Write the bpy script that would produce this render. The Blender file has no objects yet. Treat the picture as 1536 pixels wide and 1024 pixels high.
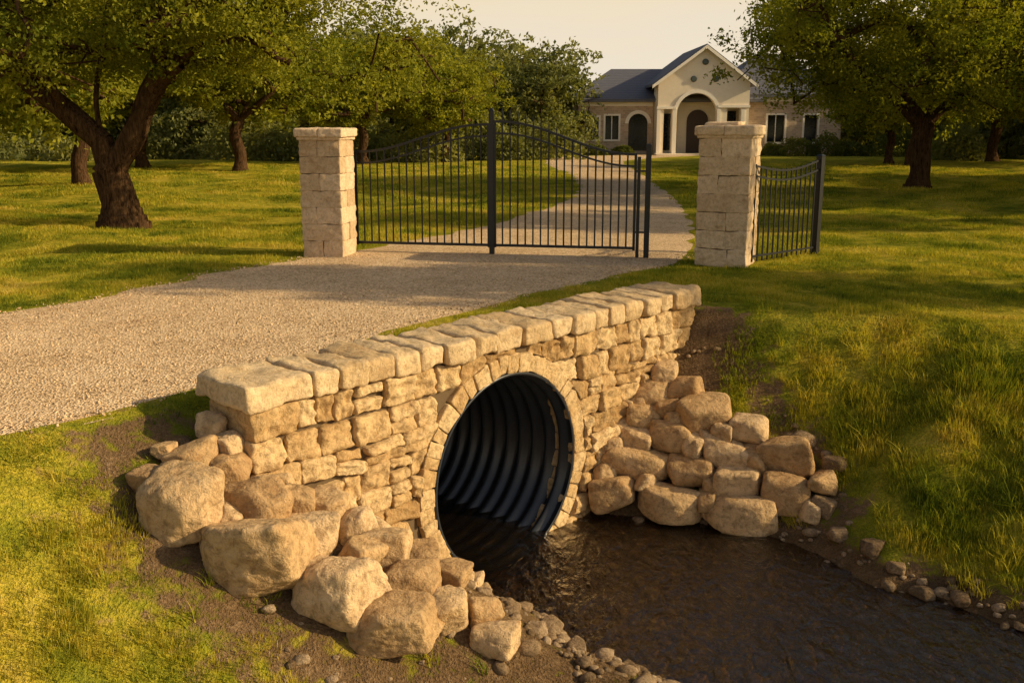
import bpy, bmesh, math, numpy as np
from mathutils import Vector, Matrix
R = np.random.RandomState
sc = bpy.context.scene
sc.view_settings.view_transform='Standard'; sc.view_settings.look='None'; sc.view_settings.exposure=0

# ------------------------------------------------------------------ helpers
OX,OY=-2.07,7.52; CA,SA=.676,.737; ANG=math.atan2(SA,CA)
def w2l(x,y):
    dx=x-OX; dy=y-OY
    return dx*CA+dy*SA, dx*SA-dy*CA      # s, n  (n to the creek side)
def l2w(s,n):
    return OX+s*CA+n*SA, OY+s*SA-n*CA
def vnoise(p):
    p=np.asarray(p,float); i=np.floor(p); f=p-i; u=f*f*(3-2*f)
    def h(dx,dy,dz):
        v=np.sin((i[:,0]+dx)*127.1+(i[:,1]+dy)*311.7+(i[:,2]+dz)*74.7)*43758.5453
        return v-np.floor(v)
    x0=h(0,0,0)*(1-u[:,0])+h(1,0,0)*u[:,0]; x1=h(0,1,0)*(1-u[:,0])+h(1,1,0)*u[:,0]
    x2=h(0,0,1)*(1-u[:,0])+h(1,0,1)*u[:,0]; x3=h(0,1,1)*(1-u[:,0])+h(1,1,1)*u[:,0]
    y0=x0*(1-u[:,1])+x1*u[:,1]; y1=x2*(1-u[:,1])+x3*u[:,1]
    return (y0*(1-u[:,2])+y1*u[:,2])*2-1
def fbm(p,o=3):
    p=np.asarray(p,float); a=1; r=0
    for k in range(o):
        r=r+a*vnoise(p*(2**k)+k*17.3); a*=.5
    return r
class MB:
    def __init__(s): s.v=[];s.f=[];s.t=[];s.n=0
    def add(s,v,f,tone=.5):
        v=np.asarray(v,float); s.v.append(v); s.f.append([tuple(int(a)+s.n for a in q) for q in f]); s.t.append(np.full(len(v),tone)); s.n+=len(v)
    def obj(s,name,mat,smooth=True,parent=None,loc=(0,0,0),rz=0):
        me=bpy.data.meshes.new(name); me.from_pydata(np.concatenate(s.v).tolist(),[],[q for fs in s.f for q in fs])
        at=me.attributes.new('tone','FLOAT','POINT'); at.data.foreach_set('value',np.concatenate(s.t).astype(np.float32))
        if smooth: me.polygons.foreach_set('use_smooth',np.ones(len(me.polygons),bool))
        me.materials.append(mat); me.update()
        return link(name,me,parent,loc,rz)
def link(name,me,parent=None,loc=(0,0,0),rz=0):
    o=bpy.data.objects.new(name,me); sc.collection.objects.link(o); o.location=loc; o.rotation_euler=(0,0,rz)
    if parent: o.parent=parent
    return o
def empty(name,loc=(0,0,0),rz=0):
    o=link(name,None,None,loc,rz); o.empty_display_size=.2; return o
def quadmesh(name,V,nv):
    n=len(V)//nv; me=bpy.data.meshes.new(name)
    me.vertices.add(len(V)); me.vertices.foreach_set('co',V.astype(np.float32).ravel())
    me.loops.add(len(V)); me.loops.foreach_set('vertex_index',np.arange(len(V),dtype=np.int32))
    me.polygons.add(n); me.polygons.foreach_set('loop_start',np.arange(0,len(V),nv,dtype=np.int32))
    me.update(calc_edges=True); return me

# ------------------------------------------------------------------ materials
class NT:
    def __init__(s,name):
        s.m=bpy.data.materials.new(name); s.m.use_nodes=True; s.t=s.m.node_tree; s.t.nodes.clear()
        s.out=s.t.nodes.new('ShaderNodeOutputMaterial')
    def n(s,typ,**k):
        nd=s.t.nodes.new(typ)
        ins=k.pop('ins',{})
        for a,b in k.items(): setattr(nd,a,b)
        for a,b in ins.items():
            if isinstance(b,bpy.types.NodeSocket): s.t.links.new(b,nd.inputs[a])
            else: nd.inputs[a].default_value=b
        return nd
    def noise(s,vec,scale,detail=4,rough=.6,dist=0):
        return s.n('ShaderNodeTexNoise',ins={'Vector':vec,'Scale':scale,'Detail':detail,'Roughness':rough,'Distortion':dist}).outputs['Fac']
    def ramp(s,f,stops):
        r=s.n('ShaderNodeValToRGB',ins={'Fac':f}); e=r.color_ramp.elements
        while len(e)<len(stops): e.new(.5)
        for a,(p,c) in zip(e,stops): a.position=p; a.color=(*c,1) if len(c)==3 else c
        return r.outputs['Color']
    def mix(s,f,a,b,bt='MIX'):
        m=s.n('ShaderNodeMix',data_type='RGBA',blend_type=bt)
        for i,v in ((0,f),(6,a),(7,b)):
            if isinstance(v,bpy.types.NodeSocket): s.t.links.new(v,m.inputs[i])
            else: m.inputs[i].default_value=v if i==0 else (*v,1)
        return m.outputs[2]
    def math(s,op,a,b=0.,c=0.,clamp=False):
        m=s.n('ShaderNodeMath',operation=op,use_clamp=clamp)
        for i,v in enumerate((a,b,c)):
            if isinstance(v,bpy.types.NodeSocket): s.t.links.new(v,m.inputs[i])
            else: m.inputs[i].default_value=v
        return m.outputs[0]
    def bump(s,h,st=.5,d=.02,nrm=None):
        b=s.n('ShaderNodeBump',ins={'Height':h,'Strength':st,'Distance':d})
        if nrm: s.t.links.new(nrm,b.inputs['Normal'])
        return b.outputs[0]
    def pbr(s,col,rough=.9,nrm=None,**k):
        ins={'Base Color':col if isinstance(col,bpy.types.NodeSocket) else (*col,1),'Roughness':rough}
        ins.update(k)
        if nrm: ins['Normal']=nrm
        p=s.n('ShaderNodeBsdfPrincipled',ins=ins)
        s.t.links.new(p.outputs[0],s.out.inputs[0]); return p
    def diff(s,col,nrm=None):
        ins={'Color':col,'Roughness':.3}
        if nrm: ins['Normal']=nrm
        s.t.links.new(s.n('ShaderNodeBsdfDiffuse',ins=ins).outputs[0],s.out.inputs[0])
    def pos(s): return s.n('ShaderNodeNewGeometry').outputs['Position']
    def att(s,a): return s.n('ShaderNodeAttribute',attribute_name=a).outputs['Fac']

def stone_mat(name,c1,c2,c3,sc_=1.,bst=1.,bd=.03,dark=.6):
    t=NT(name); P=t.pos(); tone=t.att('tone')
    a=t.noise(P,4.2*sc_,4,.72,.6); b=t.noise(P,19*sc_,5,.72,.3)
    base=t.ramp(t.math('ADD',t.math('MULTIPLY',a,.7),t.math('MULTIPLY',tone,.44)),[(.28,c3),(.52,c1),(.84,c2)])
    base=t.mix(t.math('MULTIPLY',t.ramp(b,[(.34,(1,1,1)),(.53,(0,0,0))]),dark),base,tuple(x*.42 for x in c3))
    base=t.mix(t.math('MULTIPLY',t.ramp(t.noise(P,6,4,.78),[(.52,(0,0,0)),(.68,(1,1,1))]),.42),base,(c3[0]*.75,c3[1]*.60,c3[2]*.42))
    t.diff(base,t.bump(b,bst,bd)); return t.m
M_wall=stone_mat('limestone',(.61,.41,.195),(.79,.59,.33),(.39,.235,.097))
M_cope=stone_mat('coping_limestone',(.62,.445,.24),(.78,.60,.365),(.44,.285,.14),1.,1.,.025,.45)
M_boul=stone_mat('boulder_stone',(.60,.405,.205),(.74,.54,.315),(.40,.245,.115),.7,1.,.045)
M_pill=stone_mat('pillar_limestone',(.64,.475,.29),(.78,.60,.395),(.48,.335,.19),1.,.8,.018,.4)
M_peb=stone_mat('pebble_stone',(.34,.235,.135),(.52,.38,.24),(.15,.10,.055),2)
def simple(name,col,rough=.6,bs=40,amt=.25,metal=0.):
    t=NT(name); P=t.pos(); a=t.noise(P,bs,3)
    t.pbr(t.mix(a,tuple(c*(1-amt) for c in col),tuple(min(1,c*(1+amt)) for c in col)),rough,t.bump(a,.2,.005),Metallic=metal); return t.m
M_mortar=simple('mortar',(.12,.078,.038),.95)
M_iron=simple('black_iron',(.010,.010,.010),.42)
M_pipe=simple('black_pipe',(.026,.029,.035),.30,12,.4)
t=NT('bark'); P=t.pos(); mp=t.n('ShaderNodeMapping',ins={'Vector':P,'Scale':(1,1,.22)}).outputs[0]
a=t.noise(mp,15,4,.7,1.); t.diff(t.ramp(a,[(.32,(.018,.010,.005)),(.68,(.15,.085,.042))]),t.bump(a,1,.07)); M_bark=t.m
def leafmat(name,c1,c2,tr=.35,scale=.9,trc=None):
    t=NT(name); P=t.pos(); a=t.noise(P,scale,2); b=t.noise(P,9,1)
    f=t.math('ADD',t.math('MULTIPLY',a,.6),t.math('MULTIPLY',b,.4))
    col=t.ramp(f,[(.35,c1),(.65,c2)])
    d=t.n('ShaderNodeBsdfDiffuse',ins={'Color':col}).outputs[0]
    tc=t.mix(1.,col,trc or (1.5,1.45,.45),'MULTIPLY')
    tl=t.n('ShaderNodeBsdfTranslucent',ins={'Color':tc}).outputs[0]
    m=t.n('ShaderNodeMixShader',ins={0:tr,1:d,2:tl}).outputs[0]
    t.t.links.new(m,t.out.inputs[0]); return t.m
M_leafA=leafmat('oak_leaves',(.075,.11,.015),(.37,.345,.038),.38)
M_leafB=leafmat('distant_leaves_hazed',(.12,.14,.05),(.28,.27,.085),.35,.3)  # paler leaf colour stands in for haze over the far trees
M_shrub=leafmat('shrub_leaves',(.07,.09,.02),(.18,.18,.04))
t=NT('grass_blade'); P=t.pos(); rnd=t.n('ShaderNodeObjectInfo').outputs['Random']
a=t.noise(P,.6,3,.6); hf=t.noise(P,14,2)
f=t.math('ADD',t.math('ADD',t.math('MULTIPLY',a,.55),t.math('MULTIPLY',rnd,.14)),t.math('MULTIPLY',hf,.31))
col=t.ramp(f,[(.34,(.065,.105,.014)),(.46,(.24,.27,.024)),(.56,(.52,.43,.045)),(.70,(.72,.53,.13))])
d=t.n('ShaderNodeBsdfDiffuse',ins={'Color':col}).outputs[0]
tl=t.n('ShaderNodeBsdfTranslucent',ins={'Color':t.mix(1.,col,(1.15,1.15,.5),'MULTIPLY')}).outputs[0]
t.t.links.new(t.n('ShaderNodeMixShader',ins={0:.36,1:d,2:tl}).outputs[0],t.out.inputs[0]); M_grass=t.m
t=NT('ground'); P=t.pos(); a=t.noise(P,.6,3,.6); b=t.noise(P,5,5,.7); c=t.noise(P,40,3,.7)
mpx=t.n('ShaderNodeMapping',ins={'Vector':P,'Scale':(1,2.4,1)}).outputs[0]; a2=t.noise(mpx,1.3,4,.7)
g=t.ramp(t.math('ADD',t.math('ADD',t.math('MULTIPLY',a,.4),t.math('MULTIPLY',b,.3)),t.math('MULTIPLY',a2,.3)),[(.36,(.10,.14,.014)),(.47,(.30,.29,.024)),(.56,(.54,.43,.046)),(.67,(.70,.50,.12))])
g=t.mix(t.math('MULTIPLY',t.ramp(c,[(.4,(1,1,1)),(.6,(0,0,0))]),.45),g,(.09,.09,.014))
dc=t.ramp(t.math('ADD',t.math('MULTIPLY',b,.6),t.math('MULTIPLY',c,.4)),[(.3,(.06,.035,.017)),(.55,(.19,.12,.06)),(.75,(.38,.255,.14))])
dm=t.math('ADD',t.att('dirt'),t.math('MULTIPLY',t.math('SUBTRACT',b,.5),2.2))
dm=t.ramp(dm,[(.38,(0,0,0)),(.66,(1,1,1))])
wet=t.att('wet')
dc=t.mix(t.math('MULTIPLY',wet,.3),dc,(.16,.10,.048))
col=t.mix(dm,g,dc)
h=t.math('ADD',b,t.math('MULTIPLY',c,.5))
t.diff(col,t.bump(h,1.,.06)); M_ground=t.m
t=NT('gravel'); P=t.pos(); v=t.n('ShaderNodeTexVoronoi',ins={'Vector':P,'Scale':44}); a=t.noise(P,.8,4,.65); b=t.noise(P,80,2,.7); e=t.noise(P,6,4,.75)
vc=t.n('ShaderNodeSeparateColor',ins={0:v.outputs['Color']}).outputs[0]
col=t.ramp(t.math('ADD',t.math('ADD',t.math('MULTIPLY',vc,.34),t.math('MULTIPLY',a,.34)),t.math('MULTIPLY',e,.32)),[(.29,(.40,.26,.135)),(.48,(.74,.52,.295)),(.66,(.93,.71,.45))])
col=t.mix(t.math('MULTIPLY',t.ramp(b,[(.35,(1,1,1)),(.5,(0,0,0))]),.5),col,(.30,.195,.10))
t.diff(col,t.bump(t.math('ADD',t.math('ADD',v.outputs['Distance'],t.math('MULTIPLY',b,.6)),t.math('MULTIPLY',e,2.2)),.9,.025)); M_road=t.m
t=NT('water'); P=t.pos(); mp=t.n('ShaderNodeMapping',ins={'Vector':P,'Rotation':(0,0,-ANG),'Scale':(1.5,.8,1)}).outputs[0]
a=t.noise(mp,2.8,3,.55,1.2); b=t.noise(mp,10,4,.62,.9)
nr=t.bump(t.math('ADD',a,t.math('MULTIPLY',b,.36)),.8,.085)
fr=t.n('ShaderNodeFresnel',ins={'IOR':1.5,'Normal':nr}).outputs[0]
tr=t.n('ShaderNodeBsdfTransparent',ins={'Color':(.80,.62,.38,1)}).outputs[0]
df=t.n('ShaderNodeBsdfDiffuse',ins={'Color':(.030,.020,.010,1)}).outputs[0]
base=t.n('ShaderNodeMixShader',ins={0:.14,1:tr,2:df}).outputs[0]
gl=t.n('ShaderNodeBsdfGlossy',ins={'Color':(1,1,1,1),'Roughness':.06,'Normal':nr}).outputs[0]
t.t.links.new(t.n('ShaderNodeMixShader',ins={0:t.math('MULTIPLY',fr,1.25,clamp=True),1:base,2:gl}).outputs[0],t.out.inputs[0]); M_water=t.m

# ------------------------------------------------------------------ road outline
def cr(pts,k=10):
    pts=[np.array(p,float) for p in pts]; P=[2*pts[0]-pts[1]]+pts+[2*pts[-1]-pts[-2]]; o=[]
    for i in range(1,len(P)-2):
        for q in range(k):
            u=q/k; a,b,c,d=P[i-1:i+3]
            o.append(.5*((2*b)+(-a+c)*u+(2*a-5*b+4*c-d)*u*u+(-a+3*b-3*c+d)*u**3))
    o.append(P[-2]); return np.array(o)
def resamp(c,n):
    d=np.r_[0,np.cumsum(np.hypot(*np.diff(c,axis=0).T))]; q=np.linspace(0,d[-1],n)
    return np.stack([np.interp(q,d,c[:,0]),np.interp(q,d,c[:,1])],1)
Lp=[(-34,-14),(-22,-3),(-15,3.5),(-10,7.6),(-6.9,11.2),(-5.3,14.4),(-3.85,17.3),(-2.3,19.6),(-.2,24.5),(1.6,31),(2.4,37),(2.6,47),(1.9,60),(3.2,70),(9,76)]
Rp=[(-28,-18),(-17.5,-7.5),(-10.5,-.3),(-6.6,4.1),(-3.8,7.05),(-2.75,8.45),(-.9,11.5),(.4,13.5),(1.8,15.3),(3.1,17.2),(4.3,23),(5.2,32),(5.8,42),(6.4,52),(7.0,62),(9.5,68),(14,74)]
LL=cr(Lp,14); RR=cr(Rp,14)
def split(c,y): 
    i=int(np.argmin(np.hypot(c[:,0]-y[0],c[:,1]-y[1]))); return c[:i+1],c[i:]
l1,l2=split(LL,(-3.85,17.3)); r1,r2=split(RR,(3.1,17.2))
La=np.concatenate([resamp(l1,260),resamp(l2,400)[1:]]); Ra=np.concatenate([resamp(r1,260),resamp(r2,400)[1:]])
jl=fbm(np.stack([La[:,0]*1.7,La[:,1]*1.7,La[:,0]*0],1),3)*.17; jr=fbm(np.stack([Ra[:,0]*1.7,Ra[:,1]*1.7,Ra[:,0]*0+5],1),3)*.14
dv=(Ra-La)/np.linalg.norm(Ra-La,axis=1)[:,None]
La=La+dv*jl[:,None]; Ra=Ra+dv*np.minimum(jr,.05)[:,None]
roadpoly=np.concatenate([La,Ra[::-1]])
def inpoly(x,y,P):
    c=np.zeros(len(x),bool); j=len(P)-1
    for i in range(len(P)):
        xi,yi=P[i]; xj,yj=P[j]
        if yi!=yj:
            m=((yi>y)!=(yj>y))&(x<(xj-xi)*(y-yi)/(yj-yi)+xi); c^=m
        j=i
    return c
def segd(x,y,pts):
    d=np.full(np.shape(x),1e9)
    for (ax,ay),(bx,by) in zip(pts[:-1],pts[1:]):
        vx,vy=bx-ax,by-ay; q=np.clip(((x-ax)*vx+(y-ay)*vy)/(vx*vx+vy*vy),0,1)
        d=np.minimum(d,np.hypot(x-ax-q*vx,y-ay-q*vy))
    return d
Lc=[tuple(p) for p in La[::22]]; Rc=[tuple(p) for p in Ra[::22]]; Cc=[tuple(p) for p in ((La+Ra)/2)[::22]]

# ------------------------------------------------------------------ terrain function
def smin(a,b,k=.15):
    h=np.clip(.5+.5*(b-a)/k,0,1); return b*(1-h)+a*h-k*h*(1-h)
WATER=-2.07
def H(s,n):
    s=np.asarray(s,float); n=np.asarray(n,float); shp=s.shape
    s=s.ravel().copy(); n=n.ravel().copy()
    wob=.12*np.sin(n*2.1)+.07*np.sin(n*5.3+1)
    sl=2.0+wob*np.clip(n*.7,0,1)+np.interp(n,[4,12,40],[0,.4,6])
    sr=np.interp(n,[-1,0,1.0,1.9,2.5,3.2,4.5,12,40],[4.4,4.4,4.9,5.3,5.1,4.8,4.8,5.6,12])+wob*.6*np.clip(n*.7,0,1)
    slr=np.interp(n,[0,1.2,2.6,4],[.94,.9,.62,.5])
    u=np.clip((s-sl)/(sr-sl),0,1)
    zc=WATER-.17*np.sqrt(np.clip(1-(2*u-1)**2,0,1))+np.where(s<sl,.72*(sl-s),0)+np.where(s>sr,slr*(s-sr),0)
    k=n+1.0
    zl=-.55*np.where(k>0,np.sqrt(k*k+.02)-.14,0)
    zl=-smin(-zl,np.full_like(zl,1.75),.4); zl=np.where(k<=0,0,zl)
    zc=zc+np.where((n<0),-n*1.5,0)*np.clip((.8-s)/.8,0,1)-np.where((n<.3)&(s>sl)&(s<sr),.1*np.clip((.3-n)/.3,0,1),0)
    capv=np.where(s<3.2,zl,0.)
    z=smin(zc,capv,.18)
    bk=np.clip((s-.1)/.2,0,1)*np.where(n<-.255,1,0)
    z=z*(1-bk)
    z=np.where((n<-1.6),0,z)
    far=np.clip((np.hypot(s,n)-30)/60,0,1)
    z=z*(1-far)
    x,y=l2w(s,n)
    mk=(np.hypot(x,y-20)<75)
    und=np.zeros_like(z)
    if mk.any():
        xm,ym=x[mk],y[mk]; zero=xm*0
        d=np.minimum(segd(xm,ym,Lc),np.minimum(segd(xm,ym,Rc),segd(xm,ym,Cc)))
        w=np.clip((d-1.6)/3.5,0,1)*np.clip((66-ym)/8,0,1)*np.clip((segd(xm,ym,[l2w(-1,.2),l2w(6.6,.2)])-.8)/2,0,1)*np.clip((z[mk]+.9)/.9,0,1)
        und[mk]=w*(.18*vnoise(np.stack([xm*.2,ym*.34,zero],1))+.075*vnoise(np.stack([xm*.5,ym*.9,zero+4],1))+.022*vnoise(np.stack([xm*1.6,ym*2.2,zero+8],1)))
    return (z+und).reshape(shp)
def Hw(x,y):
    s,n=w2l(np.asarray(x,float),np.asarray(y,float)); return H(np.atleast_1d(s),np.atleast_1d(n))
def dirtf(x,y,z):
    l=1-np.clip((segd(x,y,[(-2.9,7.5),(-2.5,6.75),(-1.8,6.4),(-.9,6.3),(.2,6.5),(1.0,6.7)])-.15)/.8,0,1)
    l2=1-np.clip((segd(x,y,[(-1.9,7.3),(-.7,7.4),(-.4,8.6)])-.6)/.4,0,1)
    l3=1-np.clip((segd(x,y,[(-.1,7.2),(.5,6.9),(1.1,6.4)])-.55)/.4,0,1)
    r=1-np.clip((segd(x,y,[(2.35,12.3),(2.8,11.9),(3.4,10.7),(3.5,9.9)])-.02)/.48,0,1)
    sh=1-np.clip((z-(WATER+.08))/.2,0,1)
    w=1-np.clip((segd(x,y,[(.9,10.8),(2.2,12.2)])-.5)/.4,0,1)
    return np.clip(np.maximum.reduce([l*.78,l2,l3*.9,r*.70,sh,w]),0,1)

def axis(lo,hi,st,far):
    c=list(np.arange(lo,hi+st/2,st)); d=st; a=lo
    left=[]
    while a>-far: d=max(d*1.05,min(d*1.22,.9)) if a>-45 else d*1.22; a-=d; left.append(a)
    d=st; b=hi; right=[]
    while b<far: d=min(d*1.22,.9) if b<55 else d*1.22; b+=d; right.append(b)
    return left[::-1]+c+right
S=np.array(axis(-5,10,.09,600)); 
N=np.array(axis(-2.0,10,.09,600)); N=N[np.abs(N+.255)>.045]; N=np.sort(np.append(N,[-.26,-.25]))
SS,NN=np.meshgrid(S,N,indexing='ij'); Z=H(SS,NN); X,Y=l2w(SS,NN)
Pn=np.stack([X.ravel(),Y.ravel(),Z.ravel()*0],1)
rough=np.clip((-.08-Z.ravel())/.2,0,1)*(np.abs(SS.ravel())<14)
Zr=Z.ravel()+rough*(.035*fbm(Pn*2.2,3)+.018*vnoise(Pn*9))
V=np.stack([X.ravel(),Y.ravel(),Zr],1)
ns,nn=len(S),len(N); faces=[]
for i in range(ns-1):
    for j in range(nn-1):
        if abs(N[j]+.26)<.001 and 1.75<(S[i]+S[i+1])/2<4.3: continue
        a=i*nn+j; faces.append((a,a+1,a+nn+1,a+nn))
me=bpy.data.meshes.new('ground'); me.from_pydata(V.tolist(),[],faces)
dz=dirtf(V[:,0],V[:,1],V[:,2])*np.where(V[:,2]<-.02,1,.6)
wet_=1-np.clip((V[:,2]-(WATER+.02))/.12,0,1)
for nm,val in (('dirt',dz),('wet',wet_)):
    at=me.attributes.new(nm,'FLOAT','POINT'); at.data.foreach_set('value',val.astype(np.float32))
me.polygons.foreach_set('use_smooth',np.ones(len(me.polygons),bool)); me.materials.append(M_ground); link('ground',me)
K=14; V=[];F=[]
for i in range(len(La)):
    for k in range(K+1):
        u=k/K; p=La[i]*(1-u)+Ra[i]*u
        V.append((p[0],p[1],.012-(.02 if k in(0,K) else 0)))
for i in range(len(La)-1):
    for k in range(K):
        a=i*(K+1)+k; F.append((a,a+1,a+K+2,a+K+1))
mb=MB(); mb.add(V,F); mb.obj('gravel_driveway',M_road)

# ------------------------------------------------------------------ rough block + boulder templates
def cube_template(G):
    n=len(G); pts={}; P=[]; F=[]
    def vid(i,j,k):
        if (i,j,k) not in pts: pts[(i,j,k)]=len(P); P.append((G[i],G[j],G[k]))
        return pts[(i,j,k)]
    m=n-1
    for a in range(m):
        for b in range(m):
            F.append((vid(a,b,0),vid(a,b+1,0),vid(a+1,b+1,0),vid(a+1,b,0)))
            F.append((vid(a,b,m),vid(a+1,b,m),vid(a+1,b+1,m),vid(a,b+1,m)))
            F.append((vid(a,0,b),vid(a+1,0,b),vid(a+1,0,b+1),vid(a,0,b+1)))
            F.append((vid(a,m,b),vid(a,m,b+1),vid(a+1,m,b+1),vid(a+1,m,b)))
            F.append((vid(0,a,b),vid(0,a,b+1),vid(0,a+1,b+1),vid(0,a+1,b)))
            F.append((vid(m,a,b),vid(m,a+1,b),vid(m,a+1,b+1),vid(m,a,b+1)))
    return np.array(P),F
CT,CF=cube_template(np.array([-1,-.96,-.86,-.6,-.3,0,.3,.6,.86,.96,1]))
CTh,CFh=cube_template(np.array([-1,-.97,-.9,-.75,-.6,-.45,-.3,-.15,0,.15,.3,.45,.6,.75,.9,.97,1]))
def block(c,hs,rng,r=.03,amp=.012,jit=.012,hi=False,freq=7.,chips=2):
    T,F=(CTh,CFh) if hi else (CT,CF)
    hs=np.array(hs,float); r=min(r,hs.min()*.7)
    p=T*hs; q=np.clip(p,-(hs-r),hs-r); d=p-q; L=np.linalg.norm(d,axis=1); L[L==0]=1
    p=q+d/L[:,None]*r
    J=rng.uniform(-jit,jit,(2,2,2,3)); u=(T+1)/2
    off=0
    for i in (0,1):
        for j in (0,1):
            for k in (0,1):
                w=(u[:,0] if i else 1-u[:,0])*(u[:,1] if j else 1-u[:,1])*(u[:,2] if k else 1-u[:,2])
                off=off+w[:,None]*J[i,j,k]
    p=p+off
    o=rng.uniform(0,100,3)
    nn_=fbm(p*freq+o,4); p=p+ (d/L[:,None])*(nn_*amp)[:,None]
    for _ in range(chips):
        a=rng.normal(size=3); a/=np.linalg.norm(a); lim=(np.abs(a)*hs).sum()*rng.uniform(.78,.92); e=p@a-lim; p=p-np.where(e>0,e*.85,0)[:,None]*a
    return p+np.array(c),F
def ico(sub):
    bm=bmesh.new(); bmesh.ops.create_icosphere(bm,subdivisions=sub,radius=1); v=np.array([x.co[:] for x in bm.verts]); f=[tuple(a.index for a in x.verts) for x in bm.faces]; bm.free(); return v/np.linalg.norm(v,axis=1)[:,None],f
ICO={s:ico(s) for s in (1,2,4,5,6)}
def boulder(c,size,rng,rz=None,sub=4,p=11,namp=.03,tilt=.25):
    D,F=ICO[sub]; k=rng.randint(7,13)
    nrm=rng.normal(size=(k,3)); nrm/=np.linalg.norm(nrm,axis=1)[:,None]; dd=rng.uniform(.70,.95,k)
    ax=np.concatenate([np.eye(3),-np.eye(3)])+rng.normal(size=(6,3))*.14; ax/=np.linalg.norm(ax,axis=1)[:,None]
    nrm=np.concatenate([nrm,ax]); dd=np.concatenate([dd,rng.uniform(.70,.86,6)])
    q=(np.maximum(D@nrm.T,0)/dd)**p; r=q.sum(1)**(-1/p)
    o=rng.uniform(0,99,3); v=D*r[:,None]
    rid=1-np.abs(vnoise(v*2.6+o+9))*2
    r2=1+namp*fbm(v*1.8+o,3)+namp*.5*fbm(v*7+o,3)+namp*.7*np.minimum(rid,.4)
    v=v*r2[:,None]*np.array(size)/2*1.15
    a=rng.uniform(0,6.28) if rz is None else rz; ti=rng.uniform(-tilt,tilt,2)
    M=np.array((Matrix.Rotation(a,3,'Z')@Matrix.Rotation(ti[0],3,'X')@Matrix.Rotation(ti[1],3,'Y')))
    return v@M.T+np.array(c),F

# ------------------------------------------------------------------ headwall
CS,CZ,RP=3.03,-1.22,1.03
ROUT=RP+.22; WL=6.4
wallp=empty('stone_headwall',(OX,OY,0),ANG)
rg=R(14); mb=MB()
z=.085; row=0
while z>-2.6:
    h=rg.uniform(.18,.28); 
    if row<2: h=.27
    zc=z-h/2; s=0; first=True
    while s<WL:
        w=rg.choice([rg.uniform(.18,.27),rg.uniform(.27,.38),rg.uniform(.38,.48)],p=[.33,.45,.22])
        if first: w=(.46,.34)[row%2] if row<6 else rg.uniform(.3,.5)
        if WL-s-w<.15: w=WL-s
        subs=[(s,w,zc,h)]
        if not first and rg.rand()<.14 and w>.22: subs=[(s,w,zc+h*.27,h*.46),(s,w,zc-h*.23,h*.54)]
        for (a,b,c,hh) in subs:
            cs=a+b/2; d=math.hypot(cs-CS,c-CZ)
            if d<ROUT-.02: continue
            dep=.64 if first else .3
            pro=rg.uniform(-.015,.035) if not first else .02
            p,F=block((0,0,0),(b/2-.005,dep/2,hh/2-.005),rg,r=.036,amp=.018,jit=.016,hi=True,freq=9,chips=1)
            fr=np.clip((-dep/2+.07-p[:,1])/.05,0,1)
            o_=rg.uniform(0,50); fa=p*np.array((7,3,9))+o_
            rdg=np.abs(vnoise(fa))+.5*np.abs(vnoise(fa*2.3))
            tilt=rg.uniform(-.10,.10)*p[:,0]+rg.uniform(-.13,.13)*p[:,2]
            p[:,1]+=fr*(.05*rdg-.025+tilt+.009*fbm(p*26+o_,2))
            p=p+np.array((cs,dep/2-pro,c))
            dx=p[:,0]-CS; dzz=p[:,2]-CZ; dd=np.hypot(dx,dzz); k=np.where(dd<ROUT,ROUT/np.maximum(dd,.01),1)
            p[:,0]=CS+dx*k; p[:,2]=CZ+dzz*k
            wv=.035*np.sin(p[:,0]*2.3+row*.9)+.02*np.sin(p[:,0]*6.1+row*2.)
            fall=np.clip((z+.0)/-.6,0,1)*np.clip((np.hypot(p[:,0]-CS,p[:,2]-CZ)-ROUT)/.4,0,1)
            p[:,2]+=wv*fall
            mb.add(p,F,rg.uniform(0,1))
        s+=w; first=False
    z-=h; row+=1
mb.obj('face_stones',M_wall,parent=wallp)
mb=MB(); a=math.radians(-58)
while a<math.radians(238):
    w=rg.uniform(.12,.24); da=w/1.15
    p,F=block((0,0,0),(w/2-.002,.17,.097),rg,r=.012,amp=.012,jit=.009,chips=1)
    th=a+da/2+p[:,0]/1.15; rr=RP+.022+.099+p[:,2]
    p=np.stack([CS-np.cos(th)*rr,p[:,1]+.17-.006+rg.uniform(-.008,.008),CZ+np.sin(th)*rr],1)
    mb.add(p,F,rg.uniform(.3,.9)); a+=da
mb.obj('arch_stones',M_wall,parent=wallp)
mb=MB(); s=-.06; k=0
while s<WL+.05:
    w=rg.uniform(.26,.46)
    if k==0: w=.66
    if WL+.08-s-w<.18: w=WL+.08-s
    p,F=block((s+w/2,.315+rg.uniform(-.015,.015),.195+rg.uniform(-.007,.007)),(w/2-.003,.385,.108),rg,r=.04,amp=.02,jit=.015,hi=True,freq=6,chips=1)
    p[:,2]+=.012*fbm(p*9,3)
    mb.add(p,F,rg.uniform(.25,1)); s+=w; k+=1
mb.obj('coping_stones',M_cope,parent=wallp)
def panel(name,outline,holes,th,mat,parent,loc=(0,0,0),rz=0):
    bm=bmesh.new()
    for lp in [outline]+holes:
        vs=[bm.verts.new((x,0,z)) for x,z in lp]
        for i in range(len(vs)): bm.edges.new((vs[i],vs[(i+1)%len(vs)]))
    bmesh.ops.triangle_fill(bm,edges=bm.edges[:],use_beauty=True,use_dissolve=False,normal=(0,-1,0))
    g=bmesh.ops.extrude_face_region(bm,geom=bm.faces[:]); bmesh.ops.translate(bm,vec=(0,th,0),verts=[v for v in g['geom'] if isinstance(v,bmesh.types.BMVert)])
    bmesh.ops.recalc_face_normals(bm,faces=bm.faces[:])
    me=bpy.data.meshes.new(name); bm.to_mesh(me); bm.free(); me.materials.append(mat)
    return link(name,me,parent,loc,rz)
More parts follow.
